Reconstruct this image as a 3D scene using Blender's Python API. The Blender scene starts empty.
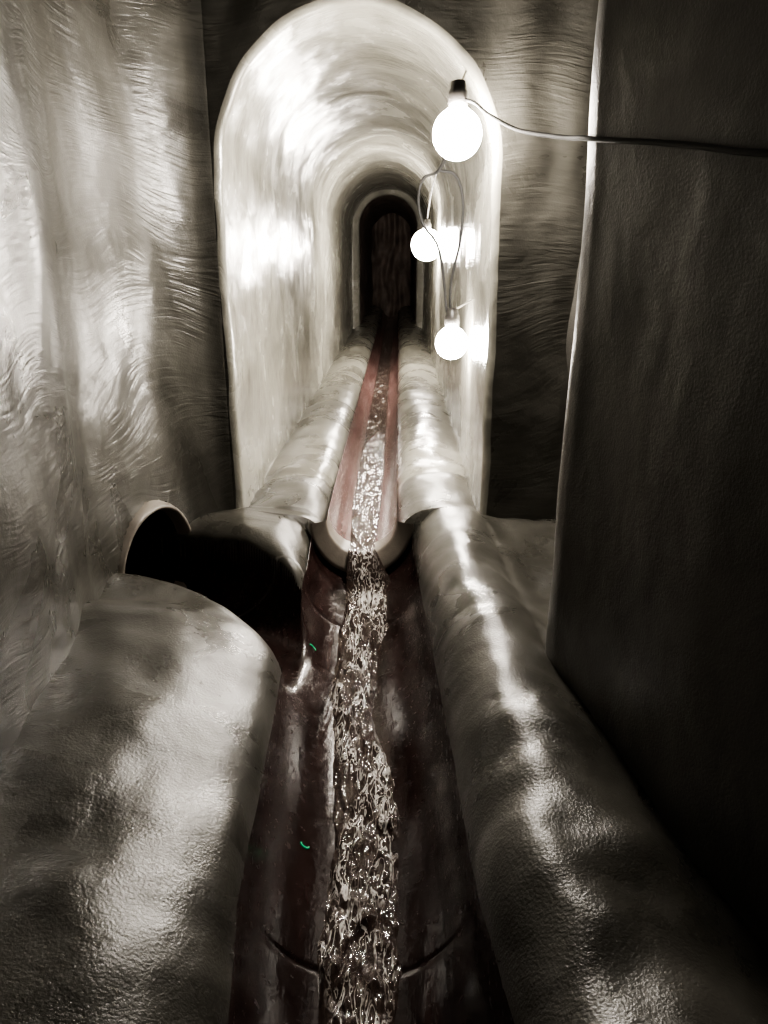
import bpy, math
from math import sin, cos, pi, sqrt, exp
from mathutils import Vector, noise

ZC = 1.70            # camera height above datum; geometry below is written relative to the eye
rel = lambda x, y, z: (x, y, z + ZC)
scene = bpy.context.scene

# ------------------------------------------------------------------ helpers
def interp(tab, y):
    if y <= tab[0][0]: return tab[0][1]
    for (a, va), (b, vb) in zip(tab, tab[1:]):
        if y <= b:
            t = (y - a) / (b - a)
            return va + (vb - va) * t
    return tab[-1][1]

def sstep(a, b, x):
    t = max(0, min(1, (x - a) / (b - a)))
    return t * t * (3 - 2 * t)

def n3(x, y, z):
    return noise.noise(Vector((x, y, z)))

def mesh_obj(name, verts, faces, mat, smooth=True, parent=None):
    me = bpy.data.meshes.new(name)
    me.from_pydata(verts, [], faces)
    me.update()
    me.materials.append(mat)
    me.polygons.foreach_set("use_smooth", [smooth] * len(me.polygons))
    ob = bpy.data.objects.new(name, me)
    scene.collection.objects.link(ob)
    if parent: ob.parent = parent
    return ob

def grid_faces(nr, nc, close=False, keep=None):
    f = []
    for i in range(nr - 1):
        for j in range(nc if close else nc - 1):
            k = (j + 1) % nc
            if keep and not keep(i, j): continue
            f.append((i * nc + j, i * nc + k, (i + 1) * nc + k, (i + 1) * nc + j))
    return f

def catmull(pts, n):
    out = []
    P = [pts[0]] + list(pts) + [pts[-1]]
    for i in range(1, len(P) - 2):
        for k in range(n):
            t = k / n
            out.append(tuple(0.5 * ((2 * P[i][c]) + (-P[i-1][c] + P[i+1][c]) * t +
                (2*P[i-1][c] - 5*P[i][c] + 4*P[i+1][c] - P[i+2][c]) * t*t +
                (-P[i-1][c] + 3*P[i][c] - 3*P[i+1][c] + P[i+2][c]) * t**3) for c in range(len(pts[0]))))
    out.append(tuple(pts[-1]))
    return out

# ------------------------------------------------------------------ materials
def new_mat(name):
    m = bpy.data.materials.new(name); m.use_nodes = True
    nt = m.node_tree
    for n in list(nt.nodes): nt.nodes.remove(n)
    out = nt.nodes.new("ShaderNodeOutputMaterial")
    b = nt.nodes.new("ShaderNodeBsdfPrincipled")
    nt.links.new(b.outputs[0], out.inputs[0])
    return m, nt, b

def tex_noise(nt, coord, scale_vec, scale, detail=4, rough=.55, dist=0., rot=(0, 0, 0)):
    mp = nt.nodes.new("ShaderNodeMapping")
    mp.inputs["Scale"].default_value = scale_vec
    mp.inputs["Rotation"].default_value = rot
    nt.links.new(coord, mp.inputs["Vector"])
    t = nt.nodes.new("ShaderNodeTexNoise")
    t.inputs["Scale"].default_value = scale
    t.inputs["Detail"].default_value = detail
    t.inputs["Roughness"].default_value = rough
    t.inputs["Distortion"].default_value = dist
    nt.links.new(mp.outputs[0], t.inputs["Vector"])
    return t.outputs["Fac"]

def ramp(nt, fac, stops):
    r = nt.nodes.new("ShaderNodeValToRGB")
    els = r.color_ramp.elements
    while len(els) < len(stops): els.new(.5)
    for e, (p, c) in zip(els, stops):
        e.position = p
        e.color = (c[0], c[1], c[2], 1) if hasattr(c, "__len__") else (c, c, c, 1)
    nt.links.new(fac, r.inputs[0])
    return r.outputs[0]

def math_node(nt, op, a, b=None):
    n = nt.nodes.new("ShaderNodeMath"); n.operation = op
    for k, v in enumerate((a, b)):
        if v is None: continue
        if isinstance(v, (int, float)): n.inputs[k].default_value = v
        else: nt.links.new(v, n.inputs[k])
    return n.outputs[0]

def bump(nt, h, dist, strength, prev=None):
    b = nt.nodes.new("ShaderNodeBump")
    b.inputs["Distance"].default_value = dist
    b.inputs["Strength"].default_value = strength
    nt.links.new(h, b.inputs["Height"])
    if prev: nt.links.new(prev, b.inputs["Normal"])
    return b.outputs[0]

def concrete(name, streak, c0, c1, r0=.28, r1=.5, sb=.004, spec=.6, grain=.0015, rot=(0,0,0), med=.012, wave=2.2, swirl=.35):
    m, nt, b = new_mat(name)
    tc = nt.nodes.new("ShaderNodeTexCoord").outputs["Object"]
    # swirl the coordinates so the trowel marks sweep in arcs
    sw = nt.nodes.new("ShaderNodeTexNoise"); sw.inputs["Scale"].default_value = 1.3; sw.inputs["Detail"].default_value = 1
    nt.links.new(tc, sw.inputs["Vector"])
    vm = nt.nodes.new("ShaderNodeVectorMath"); vm.operation = 'MULTIPLY_ADD'
    nt.links.new(sw.outputs["Color"], vm.inputs[0]); vm.inputs[1].default_value = (swirl, swirl, swirl)
    nt.links.new(tc, vm.inputs[2])
    big = tex_noise(nt, tc, (1, 1, 1), wave, 5, .6, .6)
    strk = tex_noise(nt, vm.outputs[0], streak, 1.0, 4, .55, .6, rot)
    patch = tex_noise(nt, tc, (1, 1, 1), 5, 2, .5)
    medn = tex_noise(nt, tc, (1, 1, 1), 6, 2, .45, .3)
    fine = tex_noise(nt, tc, (1, 1, 1), 140, 3, .6)
    mul = math_node(nt, 'MULTIPLY', strk, ramp(nt, patch, [(.38, .15), (.6, 1.)]))
    mix = math_node(nt, 'ADD', math_node(nt, 'MULTIPLY', strk, .3), math_node(nt, 'MULTIPLY', big, .7))
    nt.links.new(ramp(nt, mix, [(.36, c0), (.64, c1)]), b.inputs["Base Color"])
    nt.links.new(ramp(nt, big, [(.35, r0), (.68, r1)]), b.inputs["Roughness"])
    b.inputs["Specular IOR Level"].default_value = spec
    n = bump(nt, medn, med, .5)
    n = bump(nt, mul, sb, 1.0, n)
    n = bump(nt, fine, grain, .8, n)
    nt.links.new(n, b.inputs["Normal"])
    return m

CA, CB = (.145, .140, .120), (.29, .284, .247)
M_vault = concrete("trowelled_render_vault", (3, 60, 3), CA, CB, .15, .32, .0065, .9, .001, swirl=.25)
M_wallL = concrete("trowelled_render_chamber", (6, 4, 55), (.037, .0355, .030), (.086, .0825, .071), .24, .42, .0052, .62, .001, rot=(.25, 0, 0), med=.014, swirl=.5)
M_wallR = concrete("trowelled_render_right", (8, 8, 5), (.06, .057, .051), (.125, .119, .107), .38, .55, .004, .4, .002)
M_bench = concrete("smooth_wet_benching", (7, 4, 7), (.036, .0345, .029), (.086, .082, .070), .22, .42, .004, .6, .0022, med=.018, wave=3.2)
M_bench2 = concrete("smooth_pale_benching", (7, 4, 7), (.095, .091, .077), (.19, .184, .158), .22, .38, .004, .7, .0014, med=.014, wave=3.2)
M_lip = concrete("lip_concrete", (9, 9, 9), (.16, .14, .12), (.27, .245, .21), .3, .5, .003)

def clay_mat():
    m, nt, b = new_mat("glazed_clay")
    tc = nt.nodes.new("ShaderNodeTexCoord").outputs["Object"]
    a = tex_noise(nt, tc, (6, 1, 6), 1.6, 5, .6, .5)
    g = tex_noise(nt, tc, (1, 1, 1), 30, 3, .6)
    nt.links.new(ramp(nt, a, [(.35, (.011, .006, .0055)), (.6, (.028, .0145, .013)), (.8, (.05, .03, .026))]), b.inputs["Base Color"])
    nt.links.new(ramp(nt, g, [(.3, .14), (.7, .3)]), b.inputs["Roughness"])
    b.inputs["Specular IOR Level"].default_value = .45
    n = bump(nt, a, .008, .5); n = bump(nt, g, .003, .5, n)
    nt.links.new(n, b.inputs["Normal"])
    return m
M_clay = clay_mat()
def clay_mat2():
    m, nt, b = new_mat("pink_lit_clay")
    tc = nt.nodes.new("ShaderNodeTexCoord").outputs["Object"]
    a = tex_noise(nt, tc, (6, 1, 6), 1.6, 5, .6, .5)
    nt.links.new(ramp(nt, a, [(.35, (.065, .031, .028)), (.6, (.13, .077, .071)), (.8, (.20, .145, .135))]), b.inputs["Base Color"])  # upstream clay lighter and pinker: strong lamplight put into the colour
    b.inputs["Roughness"].default_value = .22
    nt.links.new(bump(nt, a, .008, .5), b.inputs["Normal"])
    return m
M_pink = clay_mat2()

def brick_mat():
    m, nt, b = new_mat("dark_wet_brick")
    tc = nt.nodes.new("ShaderNodeTexCoord").outputs["Object"]
    a = tex_noise(nt, tc, (2, 1, 1.2), 2.6, 3, .5, .3)
    nt.links.new(ramp(nt, a, [(.35, (.10, .075, .063)), (.7, (.25, .195, .17))]), b.inputs["Base Color"])
    b.inputs["Roughness"].default_value = .6
    nt.links.new(bump(nt, a, .03, .7), b.inputs["Normal"])
    return m
M_brick = brick_mat()

def water_mat():
    m, nt, b = new_mat("running_water")
    tc = nt.nodes.new("ShaderNodeTexCoord").outputs["Object"]
    at = nt.nodes.new("ShaderNodeAttribute"); at.attribute_name = "foam_glint"
    # thin foamy filaments along the flow, lamp glints painted into the colour
    f1 = tex_noise(nt, tc, (1.8, .5, 1), 24, 3, .55, 1.0)
    ab = math_node(nt, 'ABSOLUTE', math_node(nt, 'SUBTRACT', f1, .5))
    fil = ramp(nt, ab, [(.0, 1.), (.045, 0.)])
    mu = math_node(nt, 'MULTIPLY', at.outputs["Fac"], fil)
    # dense aerated water where it tumbles over the step
    dense = math_node(nt, 'MULTIPLY', math_node(nt, 'SUBTRACT', at.outputs["Fac"], .8), 4.0)
    dense = math_node(nt, 'MULTIPLY', math_node(nt, 'MAXIMUM', dense, 0.), ramp(nt, f1, [(.42, .1), (.56, .9)]))
    tot = math_node(nt, 'MAXIMUM', mu, dense)
    nt.links.new(ramp(nt, tot, [(.08, (.10, .07, .06)), (.7, (.85, .83, .79))]), b.inputs["Base Color"])
    nt.links.new(ramp(nt, tot, [(.06, .55), (.5, .0)]), b.inputs["Transmission Weight"])
    b.inputs["Roughness"].default_value = .06
    b.inputs["IOR"].default_value = 1.5
    a = tex_noise(nt, tc, (2.2, .7, 1), 12, 2, .45, 1.2)
    c = tex_noise(nt, tc, (1.6, .7, 1), 40, 2, .5, .6)
    n = bump(nt, a, .022, .8); n = bump(nt, c, .005, .8, n)
    nt.links.new(n, b.inputs["Normal"])
    return m
M_water = water_mat()

def plain(name, col, rough, metal=0.):
    m, nt, b = new_mat(name)
    tc = nt.nodes.new("ShaderNodeTexCoord").outputs["Object"]
    a = tex_noise(nt, tc, (1, 1, 1), 30, 3)
    nt.links.new(ramp(nt, a, [(.3, [c * .8 for c in col]), (.7, col)]), b.inputs["Base Color"])
    b.inputs["Roughness"].default_value = rough
    b.inputs["Metallic"].default_value = metal
    return m
M_cable = plain("black_rubber_cable", (.012, .012, .012), .7)
M_socket = plain("bakelite_socket", (.03, .028, .026), .4)
M_steel = plain("steel_bracket", (.3, .29, .27), .4, 1.)

def glow(name, strength):
    m, nt, b = new_mat(name)
    b.inputs["Base Color"].default_value = (1, .95, .85, 1)
    b.inputs["Emission Color"].default_value = (1.0, .915, .81, 1)
    b.inputs["Emission Strength"].default_value = strength
    return m

# ------------------------------------------------------------------ tunnel dimensions
CX, R, ZS = -.176, .566, .359
YF = 3.5
YEND = 13.0

def vault_profile(off, zfoot=-1.62, ns=40, na=48):
    pts = []
    for i in range(ns):
        z = zfoot + (ZS - zfoot) * i / ns
        pts.append((CX - R - off, z, -1, 0))
    for i in range(na + 1):
        a = pi - pi * i / na
        pts.append((CX + (R + off) * cos(a), ZS + (R + off) * sin(a), cos(a), sin(a)))
    for i in range(1, ns + 1):
        z = ZS + (zfoot - ZS) * i / ns
        pts.append((CX + R + off, z, 1, 0))
    return pts

def tw(x, y, z, nx, nz, amp=1.):
    d = .018 * n3(x * 2.2, y * 1.6, z * 2.2) + .009 * n3(x * 6 + 5, y * 4.5, z * 6) + .004 * sin(y * 9 + 3 * n3(x, y, z))
    return (x + nx * d * amp, y, z + nz * d * amp)

ys = []
y = YF + .05
while y < YEND:
    ys.append(y); y += .045 + (y - YF) * .012
ys.append(YEND)
rows = []
for yy in reversed(ys):
    rows.append([tw(px, yy, pz, nx, nz) for px, pz, nx, nz in vault_profile(0)])
RB = .034
for k in range(1, 7):
    a = pi / 2 * k / 6
    off = RB * (1 - cos(a)); yy = YF + RB - RB * sin(a)
    rows.append([tw(px, yy, pz, nx, nz) for px, pz, nx, nz in vault_profile(off)])
nc = len(rows[0])
verts = [rel(*p) for r in rows for p in r]
mesh_obj("wall_tunnel_vault", verts, grid_faces(len(rows), nc), M_vault)

rows = []
for k in range(0, 50):
    off = RB + (k / 49) ** 1.3 * 1.5
    f = sstep(.05, .3, off)
    r = []
    for px, pz, nx, nz in vault_profile(off):
        q = tw(px, YF, pz, nx, nz, 1 - f)
        g = sstep(-.95, -.55, q[0])
        dy = (f * (.035 * n3(px * 3.5, 7, pz * 1.2) + .012 * n3(px * 9, 3, pz * 4)) - .04 * sstep(.15, .6, off)) * g
        r.append((q[0], YF + dy, q[2]))
    rows.append(r)
verts = [rel(*p) for r in rows for p in r]
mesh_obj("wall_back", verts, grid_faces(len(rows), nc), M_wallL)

def small_profile(hw, top, zfoot=-1.62, cx=CX):
    pts = []
    zs = top - hw
    for i in range(20): pts.append((cx - hw, zfoot + (zs - zfoot) * i / 20))
    for i in range(31):
        a = pi - pi * i / 30
        pts.append((cx + hw * cos(a), zs + hw * sin(a)))
    for i in range(1, 21): pts.append((cx + hw, zs + (zfoot - zs) * i / 20))
    return pts
rows = [[(a, YEND - .02, b) for a, b in small_profile(.62, 1.0)],
        [(a, YEND - .02, b) for a, b in small_profile(.49, .88)],
        [(a, YEND + .08, b) for a, b in small_profile(.46, .85)]]
mesh_obj("trim_far_arch", [rel(*p) for r in rows for p in r], grid_faces(3, len(rows[0])), M_vault)
rows = []
for k in range(30):
    yy = YEND + .06 + k * .3
    rows.append([(a + .05 * n3(a * 3, yy * 2, b * 3), yy, b + .04 * n3(a * 3, yy * 2, b * 3 + 9)) for a, b in small_profile(.47, .86)])
mesh_obj("wall_old_brick_tunnel", [rel(*p) for r in rows for p in r], grid_faces(30, len(rows[0])), M_brick)
rows = [[(CX - .7 + 1.4 * i / 40, YEND + 6.5 + .15 * n3(i * .25, 0, k * .2), -1.7 + 2.9 * k / 30) for i in range(41)] for k in range(31)]
mesh_obj("wall_far_end", [rel(*p) for r in rows for p in r], grid_faces(31, 41), M_brick)

# ------------------------------------------------------------------ side inlet pipe axis
PO = Vector((-1.05, 3.1)); PD = Vector((.95, -.30)).normalized(); PN = Vector((-PD.y, PD.x))
PR, PZ = .25, -1.30
def pipe_dist(x, y, z):
    q = Vector((x, y)) - PO
    return sqrt(q.dot(PN) ** 2 + (z - PZ) ** 2), q.dot(PD)

# ------------------------------------------------------------------ chamber side walls
TOPZ = 1.75
def plan_wall(name, plan, mat, n, nz, hole=False, amp=1., z0=-1.7, plan_hi=None, fade=False):
    P = catmull(plan, n)
    Q = catmull(plan_hi, n) if plan_hi else P
    verts = []
    for k in range(nz + 1):
        z = z0 + (TOPZ - z0) * k / nz
        t = sstep(-1.15, -.45, z)
        L = [(p[0] + (q[0] - p[0]) * t, p[1] + (q[1] - p[1]) * t) for p, q in zip(P, Q)]
        for i, (x, y) in enumerate(L):
            a = L[max(0, i - 1)]; b = L[min(len(L) - 1, i + 1)]
            tt = Vector((b[0] - a[0], b[1] - a[1])).normalized(); nn = Vector((tt.y, -tt.x))
            d = amp * (.035 * n3(x * 1.5, y * 3.0, z * 1.3 + 4) + .014 * n3(x * 5, y * 6, z * 3.2))
            if fade: d *= 1 - sstep(3.2, 3.46, y)
            verts.append((x + nn.x * d, y + nn.y * d, z))
    nc = len(P)
    keep = None
    if hole:
        def keep(i, j):
            v = verts[i * nc + j]; w = verts[(i + 1) * nc + min(j + 1, nc - 1)]
            r, s = pipe_dist((v[0] + w[0]) / 2, (v[1] + w[1]) / 2, (v[2] + w[2]) / 2)
            return not (r < PR + .03 and abs(s) < .5)
    return mesh_obj(name, [rel(*v) for v in verts], grid_faces(nz + 1, nc, keep=keep), mat)

left_plan = [(-.88, -1.6), (-.86, .0), (-.86, 1.0), (-.915, 1.6), (-1.04, 2.3), (-1.115, 2.75), (-1.06, 3.1), (-.98, 3.34), (-.92, 3.43), (-.85, 3.48), (-.784, 3.493)]
left_hi   = [(-.88, -1.6), (-.86, .0), (-.86, 1.0), (-.915, 1.6), (-1.03, 2.2), (-1.11, 2.65), (-1.12, 2.92), (-1.06, 3.18), (-.97, 3.36), (-.87, 3.465), (-.784, 3.493)]
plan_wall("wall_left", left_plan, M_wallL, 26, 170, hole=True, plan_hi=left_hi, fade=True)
right_plan = [(.70, 3.54), (.8, 3.46), (.88, 3.33), (.92, 3.05), (.86, 2.7), (.66, 2.4), (.53, 2.27), (.48, 2.18), (.478, 2.10), (.51, 2.0), (.60, 1.65), (.66, 1.4), (.78, .95), (.9, .3), (.95, -1.6)]
plan_wall("wall_right", right_plan, M_wallR, 18, 120, amp=.5)
rows = [[(-1.3 + 2.4 * i / 30, -1.5 + .03 * n3(i * .3, 2, k * .3), -1.7 + 3.5 * k / 30) for i in range(31)] for k in range(31)]
mesh_obj("wall_front", [rel(*p) for r in rows for p in r], grid_faces(31, 31), M_wallR)
rows = [[(-1.4 + 2.6 * i / 30, -1.6 + 5.3 * k / 50, 1.7 + .04 * n3(i * .3, k * .2, 5)) for i in range(31)] for k in range(51)]
mesh_obj("ceiling", [rel(*p) for r in rows for p in r], grid_faces(51, 31), M_wallR)

# ------------------------------------------------------------------ floor: benching + clay channels
YS = 3.44
C_T = [(-1.6, .06), (0, .0), (1.0, -.04), (1.3, -.08), (1.95, -.11), (2.6, -.148), (3.45, -.17), (4.2, -.176)]
W_T = [(0, .26), (2.6, .26), (3.43, .235)]
S_T = [(0, -1.43), (2.8, -1.42), (3.1, -1.36), (3.43, -1.25)]
def chan(y):
    c = interp(C_T, y)
    if y > YS:
        return c, .17, -1.21
    return c, interp(W_T, y), interp(S_T, y)
side_path = catmull([(-1.35, 3.19), (-1.05, 3.10), (-.80, 2.99), (-.60, 2.86), (-.44, 2.71), (-.28, 2.53), (-.1, 2.38)], 8)
def side_dist(x, y):
    best = 9
    for a, b in zip(side_path, side_path[1:]):
        ax, ay = a; dx = b[0] - ax; dy = b[1] - ay
        t = max(0, min(1, ((x - ax) * dx + (y - ay) * dy) / (dx * dx + dy * dy)))
        d = (x - ax - dx * t) ** 2 + (y - ay - dy * t) ** 2
        if d < best: best = d
    return sqrt(best)
SW, SS = .225, -1.31

def H(x, y):
    c, w, s = chan(y)
    dm = abs(x - c) - w
    up = sstep(2.95, 4.0, y)
    ds = 9
    if -1.45 < x < .1 and 1.7 < y < 3.6:
        ds = side_dist(x, y) - SW
        if x > c: ds = 9
    r = .16 * (1 - up) + .10 * up
    drop = .14 * (1 - up) + .075 * up
    if x > c:
        wl = interp([(-1.6, .95), (.3, .9), (.95, .78), (1.4, .66), (1.65, .60), (2.0, .50), (2.2, .47), (3.4, .41), (3.6, .39)], y)
        u = max(0, min(1, dm / max(.05, wl - c - w)))
        lowr = -.10 * (1 - sstep(1.2, 2.3, y))
        top = -1.20 + (.085 * (1 - up) + .06 * up) * sin(pi * u) ** .8 + lowr * u
        top += (.014 * n3(y * 4.2, 3, 2) + .012 * n3(x * 6, y * 8, 7)) * (1 - up)
        if dm > wl - c - w: top -= .03 * sstep(0, .12, dm - (wl - c - w)) * (1 - up)
    else:
        wl = -.742 if y > YF else -1.0
        u = max(0, min(1.2, dm / max(.05, c - w - wl)))
        q = 1 - min(1, u * .98 + .02)
        near = -1.375 + .27 * sqrt(max(0, 1 - q * q))
        ups = -1.20 + .06 * max(0, sin(pi * min(1, u))) ** .8
        mid = -1.225 + .02 * sin(pi * min(1, u))
        fall = sstep(2.25, 2.62, y)          # nose of the near bench drops to the inlet channel
        near = near + (-1.215 - near) * fall
        k = sstep(2.6, 2.9, y)
        top = near * (1 - k) + mid * k
        u2 = sstep(3.0, 3.7, y)
        top = top * (1 - u2) + ups * u2
        kk = (1 - sstep(2.4, 2.9, y))
        r = r * (1 - kk) + .05 * kk; drop = drop * (1 - kk) + .03 * kk
    top += .024 * n3(x * 3, y * 2.6, 1) + .012 * n3(x * 7, y * 6, 3)
    top -= .020 * exp(-((y - 4.15 - .15 * x) / .07) ** 2)
    def edge(d, r, drop):
        if d >= r: return 0
        q = 1 - max(0, d) / r
        return drop * (1 - sqrt(max(0, 1 - q * q)))
    zm = zs_ = None
    if dm < 0:
        zm = s - sqrt(max(0, w * w - (x - c) ** 2))
    if ds < 0:
        q = min(1, max(0, (ds + SW) / SW))
        zs_ = SS - .03 - .24 * (1 - q ** 3) ** .8
    if zm is not None or zs_ is not None:
        if zm is None: z = zs_
        elif zs_ is None: z = zm
        else:
            kq = .07
            h = max(kq - abs(zm - zs_), 0) / kq
            z = min(zm, zs_) - h * h * kq * .25 * min(1, -ds / .05)
        for yj in (3.1, 1.42):
            if dm < 0: z -= .005 * exp(-((y - yj) / .009) ** 2)
        return z
    return top - edge(dm, r, drop) - edge(ds, .08, .07)

ycoords = []
y = -1.5
while y < YEND + 5:
    ycoords.append(y)
    if y < .5: y += .05
    elif y < 2.2: y += .0125
    elif y < 3.5: y += .0075
    else: y += .0125 + (y - 3.5) * .02
for e in (YS - .001, YS + .001, 3.09, 3.1, 3.11, 1.41, 1.42, 1.43): ycoords.append(e)
ycoords = sorted(set(ycoords))
def spread(a, b, n, p=1.0, rev=False):
    if rev: return [b + (a - b) * (1 - i / n) ** p for i in range(n + 1)]
    return [a + (b - a) * (i / n) ** p for i in range(n + 1)]
NL = 150
verts = []
for y in ycoords:
    c, w, s = chan(y)
    xs = spread(-1.42, c - w - .0012, NL, 1.15, True)
    xs += [c + w * sin(pi * (i / 40 - .5)) * .9999 for i in range(41)]
    xs += spread(c + w + .0012, 1.15, 75, 1.2)
    for x in xs:
        verts.append((x, y, H(x, y)))
nc = len(xs)
fb, fb2, fc, fp = [], [], [], []
for i in range(len(ycoords) - 1):
    for j in range(nc - 1):
        f = (i * nc + j, i * nc + j + 1, (i + 1) * nc + j + 1, (i + 1) * nc + j)
        cx = sum(verts[v][0] for v in f) / 4; cy = sum(verts[v][1] for v in f) / 4
        if NL <= j <= NL + 41: (fp if cy > YS else fc).append(f)
        elif 1.7 < cy < 3.6 and cx < 0 and j <= NL and side_dist(cx, cy) < SW + .002: fc.append(f)
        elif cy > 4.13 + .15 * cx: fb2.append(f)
        else: fb.append(f)
def submesh(name, verts, faces, mat):
    used = sorted({v for f in faces for v in f}); mp = {v: i for i, v in enumerate(used)}
    return mesh_obj(name, [rel(*verts[v]) for v in used], [tuple(mp[v] for v in f) for f in faces], mat)
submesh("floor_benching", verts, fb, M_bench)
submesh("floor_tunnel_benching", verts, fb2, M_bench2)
submesh("floor_channel", verts, fc, M_clay)
submesh("floor_upstream_channel", verts, fp, M_pink)

# lip at the drop: crescent shaped concrete collar
rows = []
prof = [(.166, 3.56, 0), (.165, 3.44, 0), (.168, 3.430, 0), (.176, 3.424, 0), (.228, 3.395, 0), (.240, 3.392, 0), (.247, 3.40, 0), (.250, 3.43, 0), (.25, 3.50, 0)]
for r, yy, _ in prof:
    row = []
    for i in range(49):
        a = pi + pi * i / 48
        rz = r * (1 + .08 * max(0, (r - .17) / .08) * sin(-a) ** 2)
        row.append((-.170 + r * cos(a), yy, -1.205 + rz * sin(a) + .004 * n3(i * .3, yy * 9, 0)))
    rows.append(row)
mesh_obj("channel_lip_collar", [rel(*p) for r in rows for p in r], grid_faces(len(rows), 49), M_lip)

# side inlet pipe with collar
def ring_pipe(name, prof, mat, n=64, cap=False):
    rows = []
    for s, r in prof:
        row = []
        for i in range(n):
            a = 2 * pi * i / n
            p = PO + PD * s + PN * (r * cos(a))
            row.append((p.x, p.y, PZ + r * sin(a) + .004 * n3(cos(a) * 3, sin(a) * 3, s * 5)))
        rows.append(row)
    v = [rel(*p) for r in rows for p in r]
    f = grid_faces(len(rows), n, close=True)
    if cap: f.append(tuple(range(n)))
    return mesh_obj(name, v, f, mat)
inlet = bpy.data.objects.new("side_inlet_pipe", None); scene.collection.objects.link(inlet)
p1 = ring_pipe("pipe_barrel", [(-1.1, .245), (-.6, .245), (-.02, .248)], M_clay, cap=True); p1.parent = inlet
p2 = ring_pipe("pipe_collar", [(-.05, .247), (.0, .247), (.018, .251), (.024, .260), (.018, .268), (-.01, .28), (-.10, .30)], M_lip); p2.parent = inlet

# ------------------------------------------------------------------ water
nw = 60
verts, foam_glint = [], []
def ridged(x, y, z):
    return max(0, 1 - 3.2 * abs(n3(x, y, z)))
y = .2
while y < 3.425:
    c, w, s = chan(y)
    hw = .086 + .04 * n3(y * 2.2, 3, 0) + .02 * exp(-((y - 3.1) / .15) ** 2)
    m = .022 * sin(y * 4.2) + .035 * n3(y * 1.7, 8, 1)
    nap = sstep(3.30, 3.425, y)
    hw = hw * (1 - nap) + .05 * nap
    for j in range(nw):
        u = -1 + 2 * j / (nw - 1)
        x = c + m * .9 * (1 - nap) + u * hw * 1.3
        zb = s - sqrt(max(0, w * w - (x - c) ** 2))
        rd = ridged(x * 13, y * 4.5, 2) ** 1.5
        # two strands of fast water crossing each other down the invert
        b1 = exp(-((u - .55 * sin(y * 7.5 + 1.5 * n3(y * 2, 0, 0))) / .28) ** 2)
        b2 = exp(-((u + .55 * sin(y * 7.5 + .8)) / .28) ** 2)
        br = max(b1, b2)
        z = s - w + .022 + (.010 * rd + .012 * n3(x * 24, y * 9, 0) + .006 * n3(x * 50, y * 22, 6)) * (.45 + .9 * br) + .006 * br
        z += .010 - .032 * abs(u) ** 3
        topz = -1.205 - sqrt(max(.0001, .168 ** 2 - min(.15, abs(x + .17)) ** 2)) + .022
        z = z * (1 - nap) + topz * nap + .006 * n3(x * 50, y * 15, 1)
        z = max(z, zb - .006)
        if abs(u) > .97: z = zb - .008
        fo = (br * 1.2 + .15 * rd) * (.85 + 1.8 * n3(x * 14, y * 6, 5))
        fo *= (1 - abs(u) ** 4)
        fo = max(0, min(.8, fo))
        sp = exp(-((y - 3.24) / .13) ** 2)
        fo = max(fo, (1.0 * max(nap * .92, sp)) * (1 - abs(u) ** 3))
        verts.append((x, y, z)); foam_glint.append(max(0, min(1, fo)))
    y += .006
y = 3.428
while y < YEND + 4:
    c, w, s = chan(y)
    for j in range(nw):
        u = -1 + 2 * j / (nw - 1)
        hwu = .062 + .018 * sstep(3.45, 4.2, y)
        x = c + u * hwu + (.006 if y < 3.5 else 0)
        z = s - w + .022 + .009 * n3(x * 28, y * 8, 0) + .005 * n3(x * 50, y * 20, 2)
        if abs(u) > .97: z -= .02
        verts.append((x, y, z))
        foam_glint.append(max(0, min(1, .3 + 1.0 * n3(x * 24, y * 10, 5) - .25 * abs(u))) * .75)
    y += .007 + (y - 3.4) * .006
nr = len(verts) // nw
wo = mesh_obj("water_stream", [rel(*v) for v in verts], grid_faces(nr, nw), M_water)
fa = wo.data.attributes.new("foam_glint", 'FLOAT', 'POINT'); fa.data.foreach_set("value", foam_glint)

# ------------------------------------------------------------------ lamps
def revolve(name, prof, mat, parent, n=32):
    v = []
    for z, r in prof:
        for i in range(n):
            a = 2 * pi * i / n
            v.append((r * cos(a), r * sin(a), z))
    return mesh_obj(name, v, grid_faces(len(prof), n, close=True), mat, parent=parent)

def tube(name, pts, r, mat, parent=None):
    cu = bpy.data.curves.new(name, 'CURVE'); cu.dimensions = '3D'
    cu.bevel_depth = r; cu.bevel_resolution = 3
    P = catmull(pts, 8)
    sp = cu.splines.new('POLY'); sp.points.add(len(P) - 1)
    for q, p in zip(sp.points, P):
        q.co = (p[0], p[1], p[2], 1)
    cu.materials.append(mat)
    ob = bpy.data.objects.new(name, cu); scene.collection.objects.link(ob)
    if parent: ob.parent = parent
    return ob

def lamp(loc, br, strength, hook, s=1.25):
    e = bpy.data.objects.new("festoon_lamp", None); scene.collection.objects.link(e)
    e.location = rel(*loc)
    prof = []
    for i in range(25):
        a = -pi / 2 + pi * i / 24
        r = br * cos(a); z = br * sin(a)
        if a > 1.0:
            k = (a - 1.0) / (pi / 2 - 1.0)
            r = max(r, .024 * s); z = br * sin(1.0) + k * .03 * s
        prof.append((z, max(r, .0005)))
    revolve("bulb_glass", prof, glow("lit_bulb", strength), e)
    zt = prof[-1][0]
    revolve("socket", [(zt - .014 * s, .025 * s), (zt - .014 * s, .032 * s), (zt + .025 * s, .032 * s), (zt + .033 * s, .027 * s),
                       (zt + .055 * s, .025 * s), (zt + .06 * s, .012 * s), (zt + .062 * s, .001)], M_socket, e)
    h = [(0, 0, zt + .05 * s)] + [tuple(Vector(p) - Vector(loc)) for p in hook]
    tube("hanger", h, .005, M_steel, e)
    return e

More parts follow.
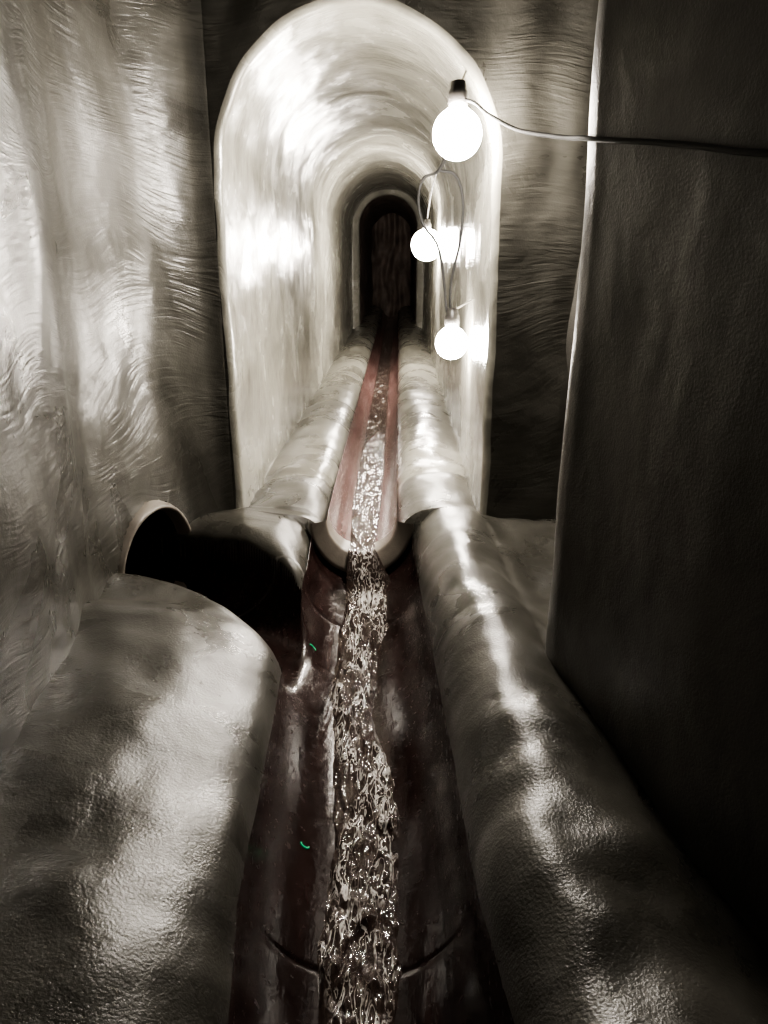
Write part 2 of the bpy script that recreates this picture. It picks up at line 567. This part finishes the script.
lamp((.234, 3.47, .455), .10, 400, [(.24, 3.49, .63), (.27, 3.55, .70)])
lamp((.27, 8.0, .065), .15, 430, [(.28, 8.0, .4), (.30, 8.0, .70)])
lamp((.290, 4.30, -.473), .088, 360, [(.33, 4.3, -.28), (.40, 4.3, -.24)])

cab = bpy.data.objects.new("lamp_cable", None); scene.collection.objects.link(cab)
R_ = lambda L: [rel(*p) for p in L]
tube("supply_run", R_([(.232, 3.47, .585), (.29, 3.40, .56), (.325, 3.2, .49), (.385, 2.8, .38), (.445, 2.35, .30), (.462, 2.15, .272), (.485, 2.02, .252), (.567, 1.70, .203), (.628, 1.44, .158), (.76, .92, .10), (.87, .3, .05)]), .0065, M_cable, cab)
tube("loop", R_([(.232, 3.48, .585), (.27, 3.7, .60), (.25, 4.1, .50), (.20, 4.3, .395), (.125, 4.32, .36), (.10, 4.33, .26), (.125, 4.33, .14), (.20, 4.32, .04), (.235, 4.3, -.1), (.26, 4.3, -.3), (.29, 4.3, -.36)]), .008, M_cable, cab)
tube("loop_return", R_([(.20, 4.3, .395), (.29, 4.3, .37), (.33, 4.3, .24), (.32, 4.3, .05), (.28, 4.3, -.15), (.28, 4.3, -.3), (.29, 4.3, -.36)]), .008, M_cable, cab)
tube("far_run", R_([(.25, 4.1, .50), (.30, 4.8, .60), (.31, 5.8, .62), (.29, 7.0, .56), (.275, 7.9, .35), (.27, 8.0, .22)]), .006, M_cable, cab)

# two green LED glints on the channel side, painted in as glowing arcs
M_green, _nt, _b = new_mat("painted_green_glint")
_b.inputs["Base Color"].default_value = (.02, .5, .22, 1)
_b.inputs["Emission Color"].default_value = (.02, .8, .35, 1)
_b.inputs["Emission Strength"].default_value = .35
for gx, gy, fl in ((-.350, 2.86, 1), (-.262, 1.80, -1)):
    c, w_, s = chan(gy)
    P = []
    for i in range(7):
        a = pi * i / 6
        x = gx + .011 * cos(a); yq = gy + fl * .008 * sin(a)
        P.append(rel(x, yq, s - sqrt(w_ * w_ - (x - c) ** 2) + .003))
    tube("green_glint_arc", P, .0022, M_green)

# unseen fill light added above the viewer to lift the chamber
ld = bpy.data.lights.new("chamber_fill_light", 'AREA'); ld.energy = 2.5; ld.size = .25; ld.color = (1, .94, .86)
lo = bpy.data.objects.new("chamber_fill_light", ld); scene.collection.objects.link(lo)
lo.location = rel(-.15, .2, 1.35)
lo.rotation_euler = (Vector((-.2, 3.2, -.4)) - Vector((-.15, .2, 1.35))).to_track_quat('-Z', 'Y').to_euler()

w = bpy.data.worlds.new("world"); scene.world = w; w.use_nodes = True
w.node_tree.nodes["Background"].inputs[0].default_value = (.02, .02, .025, 1)
w.node_tree.nodes["Background"].inputs[1].default_value = .02

# ------------------------------------------------------------------ camera
cam = bpy.data.cameras.new("camera"); co = bpy.data.objects.new("camera", cam); scene.collection.objects.link(co)
cam.sensor_fit = 'VERTICAL'; cam.sensor_height = 24; cam.sensor_width = 18
cam.lens = 770 / 1024 * 24
cam.clip_start = .02
co.location = rel(0, 0, 0)
co.rotation_euler = (math.radians(90 - 18.66), 0, math.radians(1.06))
scene.camera = co
scene.view_settings.view_transform = 'AgX'
try: scene.view_settings.look = 'AgX - Medium High Contrast'
except Exception: pass
